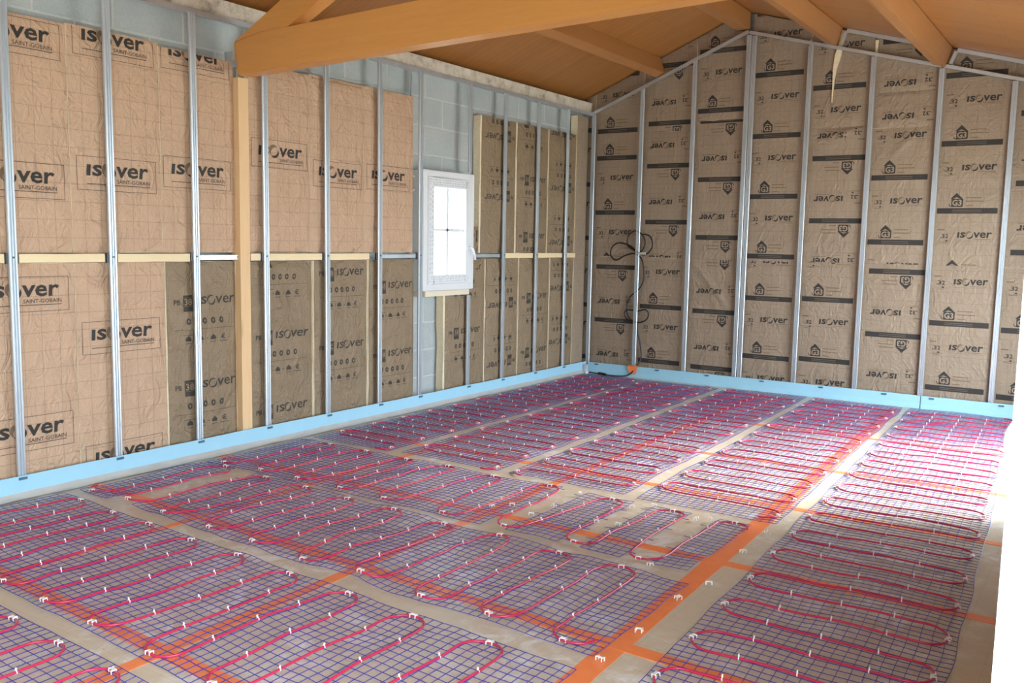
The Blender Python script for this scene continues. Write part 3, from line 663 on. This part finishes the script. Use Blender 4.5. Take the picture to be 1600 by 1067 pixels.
# ------------------------------------------------------------------ perimeter foam strips and film
def foam_left():
    t = thing('foam_strip', 'light blue foam edge strip along the foot of the left wall', 'foam strip', (0.03, 2.0, 0))
    b = MB(); n = 120; prof = [(-0.006, 0.130), (0.003, 0.131), (0.005, 0.06), (0.007, 0.0), (-0.004, 0.0)]; k = len(prof); vs = []
    for i in range(n + 1):
        y = 7.14 * i / n; w = 0.003 * noise.noise(Vector((y * 1.4, 0, 0))); h = 0.004 * noise.noise(Vector((y * 2, 5, 0)))
        vs += [(x + w, y, z + (h if z > 0.1 else 0)) for x, z in prof]
    fs = [(i * k + j, i * k + (j + 1) % k, (i + 1) * k + (j + 1) % k, (i + 1) * k + j) for i in range(n) for j in range(k)]
    b.add(vs, fs, 0, False); b.build('foam', 'foam', t)
    for y in [q[0] for q in LS] + [6.15, 6.865, 7.44, 8.045, 8.64]:
        b = MB(); b.box(0.004, 0.011, y - 2.03, y - 1.985, 0.108, 0.122); b.build('notch', 'notch', t)
    # thin film skirt folded onto the boards
    b = MB(); vs = []; n = 150; q = 7
    for i in range(n + 1):
        y = 7.1 * i / n
        for j in range(q):
            f = j / (q - 1); x = 0.006 + 0.045 * f + 0.03 * f * noise.noise(Vector((y * 2.3, 3, 0))); z = 0.034 * (1 - f) ** 2 + 0.003 + 0.007 * max(0, noise.noise(Vector((y * 8, f * 3, 9)))) + 0.004 * f * abs(noise.noise(Vector((y * 20, f * 6, 1))))
            vs.append((x, y, z))
    b.add(vs, [(i * q + j, i * q + j + 1, (i + 1) * q + j + 1, (i + 1) * q + j) for i in range(n) for j in range(q - 1)], 0, True)
    b.build('film_skirt', 'film', t)
foam_left()
def foam_back(x0, x1, y, label, notches):
    t = thing('foam_strip', label, 'foam strip', (x0, y, 0))
    b = MB(); n = max(6, int((x1 - x0) / 0.08)); prof = [(0.004, 0.122), (-0.004, 0.123), (-0.006, 0.05), (-0.012, 0.0), (0.003, 0.0)]; k = len(prof); vs = []
    for i in range(n + 1):
        x = (x1 - x0) * i / n; w = 0.003 * noise.noise(Vector((x * 1.4 + x0, 7, 0))); h = 0.004 * noise.noise(Vector((x * 2, 15, 0)))
        vs += [(x, yy + w, z + (h if z > 0.1 else 0)) for yy, z in prof]
    fs = [(i * k + j, i * k + (j + 1) % k, (i + 1) * k + (j + 1) % k, (i + 1) * k + j)[::-1] for i in range(n) for j in range(k)]
    fs += [tuple(range(k)), tuple(n * k + j for j in range(k))[::-1]]
    b.add(vs, fs); b.build('foam', 'foam', t)
    for x in notches:
        b = MB(); b.box(x - x0 - 0.022, x - x0 + 0.022, -0.0125, -0.005, 0.098, 0.112); b.build('notch', 'notch', t)
foam_back(0.045, 3.62, 9.16, 'light blue foam edge strip along most of the far wall foot', (0.16, 0.92, 1.50, 2.1, 2.7, 3.3))
foam_back(3.63, 4.99, 9.155, 'light blue foam edge strip at the right end of the far wall foot', (3.72, 4.3))
t = thing('pipe_stub', 'short grey pipe stub standing in the far left corner', 'pipe', (0.055, 9.085, 0))
b = MB(); ring = [(0.036 * math.cos(a * 0.2618), 0.036 * math.sin(a * 0.2618)) for a in range(24)]
vs = [(x, y, z) for z in (0, 0.105) for x, y in ring] + [(x * 0.86, y * 0.86, z) for z in (0.105, 0.02) for x, y in ring]
b.add(vs, [(r * 24 + i, r * 24 + (i + 1) % 24, (r + 1) * 24 + (i + 1) % 24, (r + 1) * 24 + i) for r in range(3) for i in range(24)] + [tuple(72 + i for i in range(24))], 0, True); b.build('pipe', 'pipe', t)
b = MB(); b.box(0.028, 0.042, -0.05, -0.02, 0.0, 0.022); b.build('white_cap', 'clip', t)

# ------------------------------------------------------------------ floor tapes
TG = 'orange tape runs over the floor board joints'
def tape(p0, p1, label, w=0.062, z=0.0012):
    p0, p1 = Vector((p0[0], p0[1], 0)), Vector((p1[0], p1[1], 0)); d = p1 - p0; L = d.length; d.normalize(); nn = Vector((-d.y, d.x, 0)); b = MB(); n = max(2, int(L / 0.1)); vs = []
    for i in range(n + 1):
        c = p0 + d * (L * i / n); q = w / 2 + 0.002 * noise.noise(Vector((c.x * 6, c.y * 6, 2)))
        vs += [c - nn * q + Vector((0, 0, z)), c + nn * q + Vector((0, 0, z)), c + nn * q, c - nn * q]
    fs = [(4 * i + j, 4 * i + (j + 1) % 4, 4 * i + 4 + (j + 1) % 4, 4 * i + 4 + j)[::-1] for i in range(n) for j in range(4)] + [(0, 1, 2, 3), (4 * n + 3, 4 * n + 2, 4 * n + 1, 4 * n)]
    b.add(vs, fs); tag(recentre(b.build('floor_tape', 'tape')), label, 'tape', TG)
tape((3.66, 2.30), (3.44, 9.0), 'orange floor tape running lengthwise beside the bare strip left of the right-hand mat', 0.10)
tape((2.34, 1.40), (2.17, 9.0), 'orange floor tape running lengthwise down the middle of the room', 0.065)
tape((1.14, 1.60), (0.98, 9.0), 'orange floor tape running lengthwise nearest the left wall', 0.05)
tape((0.05, 2.01), (3.6, 1.86), 'orange floor tape running across, nearest the camera', 0.075, 0.0018)
tape((0.02, 3.03), (4.95, 2.91), 'orange floor tape running across under the second mat row', 0.075, 0.0018)
tape((0.02, 3.97), (4.95, 4.05), 'orange floor tape running across under the third mat row', 0.07, 0.0018)
tape((0.02, 5.06), (4.95, 5.16), 'orange floor tape running across just past the crosswise mats', 0.06, 0.0018)
tape((2.3, 6.12), (4.95, 6.23), 'orange floor tape running across the middle of the long mats', 0.06, 0.0018)
tape((2.3, 7.40), (4.95, 7.46), 'orange floor tape running across, furthest from the camera', 0.06, 0.0018)

# ------------------------------------------------------------------ heating mats
def netz(x, y, amp, seed):
    a = noise.noise(Vector((x * 2.4, y * 2.4, seed))); c = noise.noise(Vector((x * 6.0, y * 6.0, seed + 4.0)))
    return 0.005 + amp * max(0.0, a + 0.2) + amp * 0.7 * max(0.0, c)
# shared clip meshes
def clip_mesh():
    b = MB()
    b.box(-0.017, 0.017, -0.0035, 0.0035, 0.010, 0.014); b.box(-0.017, -0.012, -0.012, 0.012, 0.009, 0.014); b.box(0.012, 0.017, -0.012, 0.012, 0.009, 0.014)
    b.box(-0.017, -0.013, -0.012, -0.009, -0.004, 0.010); b.box(0.013, 0.017, -0.012, -0.009, -0.004, 0.010); b.box(-0.017, -0.013, 0.009, 0.012, -0.004, 0.010); b.box(0.013, 0.017, 0.009, 0.012, -0.004, 0.010)
    b.box(-0.012, 0.012, 0.006, 0.0095, 0.010, 0.014)
    return b
def tie_mesh():
    b = MB(); vs = []; n = 10
    for i in range(n):
        a = 6.283 * i / n
        for x in (-0.0022, 0.0022): vs.append((x, 0.0078 * math.cos(a), 0.0 + 0.0078 * math.sin(a)))
    b.add(vs, [(2 * i, 2 * i + 1, (2 * i + 3) % (2 * n), (2 * i + 2) % (2 * n)) for i in range(n)])
    b.box(-0.0022, 0.0022, -0.0025, 0.0025, 0.0065, 0.017)
    return b
_c = clip_mesh().build('clip', 'clip'); CLIP_ME = _c.data; bpy.data.objects.remove(_c)
_c = tie_mesh().build('cable_tie', 'clip'); TIE_ME = _c.data; bpy.data.objects.remove(_c)
def inst(name, me, parent, loc, rz, sc=1.0, tilt=(0, 0)):
    o = bpy.data.objects.new(name, me); COL.objects.link(o); o.parent = parent; o.location = loc; o.rotation_euler = (tilt[0], tilt[1], rz); o.scale = (sc, sc, sc); return o
CAM = Vector((5.1065, 0, 1.5047))
def mat_obj(label, a0, a1, w0, w1, axis, loops, shear=0.0, ref=0.0, amp=0.012, seed=1.0, gaps=(), tails=(None, None), ties=3, hw=None):
    """heating mat. axis 'y': long direction is y (a = y, w = x); axis 'x': a = x, w = y.
    loops: ordered list of (side 0/1, position along a); the cable turns there."""
    def P(a, w):
        w2 = w + shear * (a - ref)
        return (w2, a) if axis == 'y' else (a, w2)
    org = P((a0 + a1) / 2, (w0 + w1) / 2)
    t = thing('heating_mat', label, 'heating mat', (org[0], org[1], 0.0), 'heating mats laid over the floor')
    def L(x, y, z): return (x - org[0], y - org[1], z)
    st = 0.0435
    na = int((a1 - a0) / st); nw = int(round((w1 - w0) / st)); b = MB()
    def node(i, j):
        a = a0 + (a1 - a0) * i / na; w = w0 + (w1 - w0) * j / nw
        a += 0.014 * noise.noise(Vector((a * 3.1, w * 3.1, seed))) ; w += 0.016 * noise.noise(Vector((a * 2.7, w * 2.7, seed + 9)))
        x, y = P(a, w); return Vector(L(x, y, netz(x, y, amp, seed)))
    def ingap(i):
        a = a0 + (a1 - a0) * i / na
        return any(g0 < a < g1 for g0, g1 in gaps)
    N = [[node(i, j) for j in range(nw + 1)] for i in range(na + 1)]
    r = 0.0016
    for j in range(nw + 1):                         # long strands
        run = []
        for i in range(na + 1):
            if ingap(i) and (j * 7 + i) % 5:
                if len(run) > 1: b.tube(run, r, 3, caps=False)
                run = []
            else: run.append(N[i][j])
        if len(run) > 1: b.tube(run, r, 3, caps=False)
    for i in range(na + 1):                         # cross strands
        if ingap(i): continue
        b.tube([N[i][j] for j in range(nw + 1)], r, 3, caps=False)
    b.build('mesh_net', 'net', t)
    # cable: serpentine
    pts = []; marks = []; ends = []
    inset = 0.03
    def wpos(side): return (w0 + inset) if side == 0 else (w1 - inset)
    if hw is None: hw = abs(loops[1][1] - loops[0][1]) / 2
    sg = 1 if loops[-1][1] > loops[0][1] else -1
    def line(pa, pb, n=16, store=True):
        for k in range(n + 1):
            q = k / n; a = pa[0] + (pb[0] - pa[0]) * q; w = pa[1] + (pb[1] - pa[1]) * q
            a += 0.013 * math.sin(math.pi * q) * noise.noise(Vector((a * 2.0, w * 3.0, seed + 3)))
            pts.append((a, w))
            if store and ties and 0 < k < n:
                for m in range(ties):
                    if k == int(round(n * (0.16 + 0.68 * m / max(1, ties - 1)))): marks.append((a, w))
    rw = min(0.085, hw * 0.95)
    if tails[0] is not None: line(tails[0], (loops[0][1] - sg * hw, wpos(loops[0][0]) + (rw if loops[0][0] == 0 else -rw)), 16)
    for k, (side, pos) in enumerate(loops):
        dirw = -1 if side == 0 else 1; base = wpos(side) - dirw * rw; jit = 0.012 * noise.noise(Vector((pos * 7, side, seed)))
        for q in range(9):
            a = math.pi * q / 8
            pts.append((pos - sg * hw * math.cos(a), base + dirw * (rw + jit) * math.sin(a)))
        ends.append((pos - sg * 0.01, wpos(side) + dirw * (jit - 0.004), side))
        if k + 1 < len(loops):
            s2, p2 = loops[k + 1]
            line((pos + sg * hw, base), (p2 - sg * hw, wpos(s2) - (-1 if s2 == 0 else 1) * rw))
    if tails[1] is not None: line((loops[-1][1] + sg * hw, base), tails[1])
    P3 = []
    for a, w in pts:
        x, y = P(a, w); P3.append(L(x, y, netz(x, y, amp, seed) + 0.0065))
    # drop coincident neighbours
    Q = [P3[0]]
    for p in P3[1:]:
        if (Vector(p) - Vector(Q[-1])).length > 0.006: Q.append(p)
    b = MB(); b.tube(Q, 0.0050, 7); b.build('heating_cable', 'cable', t)
    for a, w, side in ends:
        x, y = P(a, w); rz = (0 if axis == 'x' else math.pi / 2) + random.uniform(-0.25, 0.25)
        inst('clip', CLIP_ME, t, L(x, y, netz(x, y, amp, seed) + 0.004), rz, 0.82, (random.uniform(-.15, .15), random.uniform(-.15, .15)))
    marks = [m for m in marks if random.random() < 0.93]
    marks.sort(key=lambda m: (Vector(P(*m)).to_3d() - CAM).length if False else (Vector((P(*m)[0], P(*m)[1], 0)) - CAM).length)
    for a, w in marks[:100]:
        x, y = P(a, w); inst('cable_tie', TIE_ME, t, L(x, y, netz(x, y, amp, seed) + 0.0065), (math.pi / 2 if axis == 'x' else 0) + random.uniform(-.2, .2), 1.0, (random.uniform(-.3, .3), 0))
    if len(marks) > 100:
        b = MB()
        for a, w in marks[100:]:
            x, y = P(a, w); c = Vector(L(x, y, netz(x, y, amp, seed) + 0.0065))
            b.box(c.x - 0.0025, c.x + 0.0025, c.y - 0.004, c.y + 0.004, c.z + 0.006, c.z + 0.020); b.box(c.x - 0.0022, c.x + 0.0022, c.y - 0.008, c.y + 0.008, c.z - 0.004, c.z + 0.0065)
        o = b.build('cable_tie', 'clip', t); o['kind'] = 'stuff'
    return t
def alt(first, p0, step, n, side0):
    return [((side0 + k) % 2, p0 + step * k) for k in range(n)]
# lengthwise mats (their long side points to the far wall)
mat_obj('heating mat laid lengthwise along the left wall, under the window', 4.74, 9.0, 0.165, 0.885, 'y', alt(0, 4.83, 0.181, 23, 1), -0.012, 4.8, 0.008, 11.0)
mat_obj('second lengthwise heating mat from the left wall', 4.78, 9.0, 0.985, 1.805, 'y', alt(0, 4.83, 0.183, 23, 1), -0.03, 5.2, 0.008, 12.0)
mat_obj('lengthwise heating mat in the middle, third from the left wall', 4.78, 9.05, 1.90, 2.725, 'y', alt(0, 4.835, 0.1835, 23, 0), -0.03, 5.0, 0.008, 13.0)
mat_obj('lengthwise heating mat fourth from the left wall, beside the broad bare strip', 4.76, 9.05, 2.825, 3.655, 'y', alt(0, 4.91, 0.189, 22, 1), -0.038, 4.9, 0.009, 14.0)
mat_obj('long heating mat on the right side, next to the white door', 2.25, 9.08, 3.80, 4.70, 'y', alt(0, 2.42, 0.1855, 36, 0), -0.045, 3.6, 0.010, 15.0)
# crosswise mats (rows between the camera and the lengthwise ones)
def row(lows, ups):
    a = sorted([(x, 0) for x in lows] + [(x, 1) for x in ups]); return [(s, x) for x, s in a]
mat_obj('crosswise heating mat in the fourth row, furthest of the crosswise ones', 0.15, 3.56, 3.79, 4.66, 'x', row((0.28, 0.64, 0.98, 1.34, 1.69, 2.12, 2.53, 2.95, 3.31), (0.46, 0.81, 1.18, 1.53, 1.90, 2.32, 2.75, 3.13, 3.49)), 0.0, 0, 0.016, 21.0, gaps=((2.40, 2.52), (2.87, 2.99), (3.24, 3.35)), hw=0.085)
mat_obj('crosswise heating mat in the third row from the camera', 0.15, 3.62, 2.84, 3.72, 'x', row((0.24, 0.60, 0.95, 1.33, 1.68, 2.05, 2.42, 2.78, 3.13, 3.48), (0.42, 0.81, 1.17, 1.53, 1.89, 2.25, 2.61, 2.97, 3.31)), -0.03, 1.9, 0.024, 22.0, gaps=((0.49, 0.66),), hw=0.088)
mat_obj('crosswise heating mat in the second row from the camera', 0.15, 3.62, 1.85, 2.74, 'x', row((0.20, 0.55, 0.89, 1.24, 1.59, 1.95, 2.33, 2.70, 3.08, 3.44), (0.39, 0.72, 1.06, 1.42, 1.78, 2.15, 2.52, 2.89, 3.27)), -0.04, 1.8, 0.013, 23.0, hw=0.088)
mat_obj('crosswise heating mat in the nearest row, at the bottom left of the photo', 0.6, 3.0, 0.88, 1.76, 'x', row((0.75, 1.11, 1.47, 1.83, 2.18, 2.54), (0.93, 1.29, 1.65, 2.00, 2.36)), -0.04, 1.8, 0.012, 24.0, hw=0.088)
# loose clips
for k, (x, y) in enumerate(((500, 85), (370, 140), (255, 188), (580, 220), (690, 235), (760, 145), (870, 140), (1080, 210), (1155, 215), (1435, 270), (1315, 365), (1145, 525), (990, 598), (795, 762), (600, 905), (160, 135), (60, 140), (850, 440))):
    u, v = 750 + x / 3.2, 750 + y / 3.2
    d = R * ((u - 800) / 1415.53) - U * ((v - 533.5) / 1415.53) + F; s_ = -CAM.z / d.z; p = CAM + d * s_
    o = bpy.data.objects.new('plastic_clip', CLIP_ME); COL.objects.link(o); o.scale = (0.85, 0.85, 0.85)
    o.location = (p.x, p.y, 0.006 if p.x > 3.57 else netz(p.x, p.y, 0.016, 21.0) + 0.005); o.rotation_euler = (random.uniform(-.2, .2), random.uniform(-.2, .2), random.uniform(0, 3.1))
    tag(o, 'small white plastic clip lying loose on the floor or net by the bare strip', 'clip', 'loose white clips')
# black cold-lead cable
def spline(pts, n=6):
    out = []
    for i in range(len(pts) - 1):
        p0, p1, p2, p3 = [Vector(pts[max(0, min(len(pts) - 1, i + k))]) for k in (-1, 0, 1, 2)]
        for k in range(n):
            q = k / n; out.append(0.5 * ((2 * p1) + (p2 - p0) * q + (2 * p0 - 5 * p1 + 4 * p2 - p3) * q * q + (3 * p1 - p0 - 3 * p2 + p3) * q ** 3))
    return out + [Vector(pts[-1])]
t = thing('power_cable', 'black cable hanging in loops on the far wall stud', 'cable', (0.64, 9.235, 0.0))
w = [(.575, .02), (.635, .07), (.69, .21), (.672, .38), (.64, .50), (.63, .62), (.565, .615), (.50, .65), (.475, .70), (.49, .745), (.56, .75), (.64, .745), (.72, .765), (.762, .73), (.745, .66), (.66, .615), (.57, .63), (.505, .70), (.497, .82), (.545, .91), (.63, .98), (.685, 1.08), (.69, 1.20), (.66, 1.33), (.56, 1.385), (.44, 1.355), (.34, 1.305), (.275, 1.36), (.285, 1.45), (.37, 1.50), (.50, 1.475), (.62, 1.40), (.68, 1.45), (.688, 1.54), (.64, 1.61), (.56, 1.635), (.485, 1.58), (.478, 1.48), (.55, 1.43), (.63, 1.385), (.70, 1.375), (.775, 1.44), (.785, 1.52), (.74, 1.585), (.66, 1.60)]
dp = lambda i: -0.024 - 0.006 * math.sin(i * 1.7)
b = MB(); b.tube(spline([(x - 0.64, 0.0 + (dp(i) if z > 0.14 else -0.098), z) for i, (x, z) in enumerate(w)], 6), 0.0078, 7); b.build('cable', 'black', t)
b = MB(); b.box(-0.015, 0.07, -0.045, -0.022, 1.375, 1.40); b.build('tie', 'film', t)
fl = [(0.09, 9.115, .004), (0.16, 9.10, .004), (0.25, 9.065, .006), (0.34, 9.04, .006), (0.45, 9.035, .005), (0.54, 9.07, .006), (0.585, 9.105, .015), (.60, 9.13, .03)]
t = thing('lead_cable', 'black cable lying on the floor from the far corner to the orange tape', 'cable', (0.25, 9.08, 0.0))
b = MB(); b.tube(spline([(x - .25, y - 9.08, z + 0.006) for x, y, z in fl], 5), 0.007, 7); b.build('cable', 'black', t)
b = MB(); b.tube([(-0.02, -0.005, 0.014), (0.0, -0.015, 0.017), (0.07, -0.035, 0.017), (0.09, -0.04, 0.014)], 0.015, 8); b.build('joint', 'black', t)
b = MB(); b.prism([(0.56, 9.135, 0.115), (0.685, 9.135, 0.105), (0.67, 9.135, 0.04), (0.60, 9.135, 0.03)], (0, 0.004, 0)); b.prism([(0.56, 9.135, 0.115), (0.56, 9.165, 0.127), (0.685, 9.165, 0.127), (0.685, 9.135, 0.105)], (0, 0, 0.003))
tag(recentre(b.build('tape_patch', 'tape')), 'orange tape patch holding the black cable on the blue strip', 'tape')

# ------------------------------------------------------------------ window
def ring_frame(b, y0, y1, z0, z1, w, x0, x1, mi=0):
    b.box(x0, x1, y0, y0 + w, z0, z1, mi); b.box(x0, x1, y1 - w, y1, z0, z1, mi); b.box(x0, x1, y0 + w, y1 - w, z0, z0 + w, mi); b.box(x0, x1, y0 + w, y1 - w, z1 - w, z1, mi)
wdw = bpy.data.objects.new('window_1', None); COL.objects.link(wdw); wdw.location = (-0.06, 6.56, 1.04); struct(wdw)
def wl(b): b.v = [(x + 0.06, y - 6.56, z - 1.04) for x, y, z in b.v]; return b
b = MB(); ring_frame(b, 6.185, 6.935, 1.045, 2.105, 0.06, -0.13, 0.012); wl(b).build('window_frame', 'pvc', wdw, bevel=0.004)
b = MB(); ring_frame(b, 6.243, 6.878, 1.105, 2.045, 0.082, -0.045, 0.026); wl(b).build('sash', 'pvc', wdw, bevel=0.006)
b = MB(); b.box(-0.022, -0.008, 6.545, 6.569, 1.18, 1.97); b.box(-0.022, -0.008, 6.32, 6.80, 1.575, 1.599); wl(b).build('glazing_bar', 'pvc', wdw)
b = MB(); b.box(-0.018, -0.012, 6.32, 6.80, 1.18, 1.97); wl(b).build('pane', 'glass', wdw)
b = MB(); rr_ = random.Random(5)
for (y0, y1, z0, z1) in ((6.26, 6.86, 1.12, 1.175), (6.26, 6.86, 1.975, 2.035)):
    for r_ in range(3):
        z = z0 + (z1 - z0) * (r_ + 0.3) / 3; y = y0
        while y < y1 - 0.03:
            L_ = rr_.uniform(0.008, 0.03); b.box(0.0262, 0.0266, y, y + L_, z, z + 0.006 * rr_.uniform(.6, 1.3)); y += L_ + rr_.uniform(0.008, 0.03)
for r_ in range(2):
    z = 1.2
    while z < 1.95:
        L_ = rr_.uniform(0.01, 0.03); y = 6.265 + 0.028 * r_; b.box(0.0262, 0.0266, y, y + 0.008, z, z + L_); z += L_ + rr_.uniform(0.01, 0.03)
wl(b).build('film_marks', 'pvc_print', wdw)
b = MB(); b.box(0.026, 0.036, 6.825, 6.855, 1.39, 1.46); b.tube([(0.036, 6.84, 1.43), (0.062, 6.84, 1.43), (0.070, 6.845, 1.42), (0.070, 6.875, 1.36), (0.066, 6.885, 1.32)], 0.011, 8)
wl(b).build('handle', 'pvc', wdw)
b = MB(); b.box(-0.13, 0.03, 6.20, 6.85, 0.995, 1.043); tag(recentre(b.build('window_sill_board', 'sill', bevel=0.003)), 'pale board fixed under the window frame', 'board')
# view through the window
b = MB()
rv = random.Random(3)
for i in range(900):
    u_ = rv.gauss(0, 1); c = Vector((-4.6 + rv.gauss(0, .5), 9.3 + rv.gauss(0, 1.1), rv.uniform(-0.3, 1.35) * (1 - 0.25 * abs(u_) / 2)))
    s_ = rv.uniform(0.04, 0.09); a = Vector((rv.gauss(0, 1), rv.gauss(0, 1), rv.gauss(0, 1))).normalized(); c2 = a.orthogonal().normalized(); d2 = a.cross(c2)
    b.add([c - c2 * s_, c + d2 * s_ * .5, c + c2 * s_, c - d2 * s_ * .5], [(0, 1, 2, 3)])
for i in range(12): b.tube([(-4.6 + rv.gauss(0, .2), 9.3 + rv.gauss(0, .5), -0.32), (-4.6 + rv.gauss(0, .4), 9.3 + rv.gauss(0, .8), 0.9)], 0.012, 5)
tag(recentre(b.build('garden_bush', 'leaf')), 'pale yellow green bush outdoors, seen through the window', 'bush')

# ------------------------------------------------------------------ white door leaf in the right foreground
dr = bpy.data.objects.new('door_1', None); COL.objects.link(dr); dr.location = (5.29, 1.60, 0.01); struct(dr)
dx0, dx1 = 4.982 - 5.29, 5.70 - 5.29
b = MB()
for x0, x1 in ((dx0, dx0 + 0.11), (dx1 - 0.11, dx1)): b.box(x0, x1, 0.0, 0.055, 0, 2.1)
for z0, z1 in ((0, 0.14), (0.80, 0.92), (1.98, 2.1)): b.box(dx0 + 0.11, dx1 - 0.11, 0.0, 0.055, z0, z1)
b.build('door_frame', 'pvc', dr, bevel=0.003)
b = MB(); b.box(dx0 + 0.11, dx1 - 0.11, 0.015, 0.04, 0.14, 0.80); b.build('lower_panel', 'pvc', dr)
b = MB(); b.box(dx0 + 0.11, dx1 - 0.11, 0.022, 0.030, 0.92, 1.98); b.build('pane', 'glass', dr)
b = MB(); c = (5.030 - 5.29, 1.200); n = 32; rows = [(0.046, 0.0), (0.050, -0.010), (0.056, -0.016), (0.056, -0.028), (0.050, -0.034), (0.040, -0.036), (0.038, -0.033), (0.02, -0.033)]
vs = [(c[0] + r_ * math.cos(6.28318 * i / n), y, c[1] + r_ * math.sin(6.28318 * i / n)) for r_, y in rows for i in range(n)]
b.add(vs, [(k * n + i, k * n + (i + 1) % n, (k + 1) * n + (i + 1) % n, (k + 1) * n + i) for k in range(len(rows) - 1) for i in range(n)] + [tuple((len(rows) - 1) * n + i for i in range(n))], 0, True)
b.build('knob', 'pvc', dr)
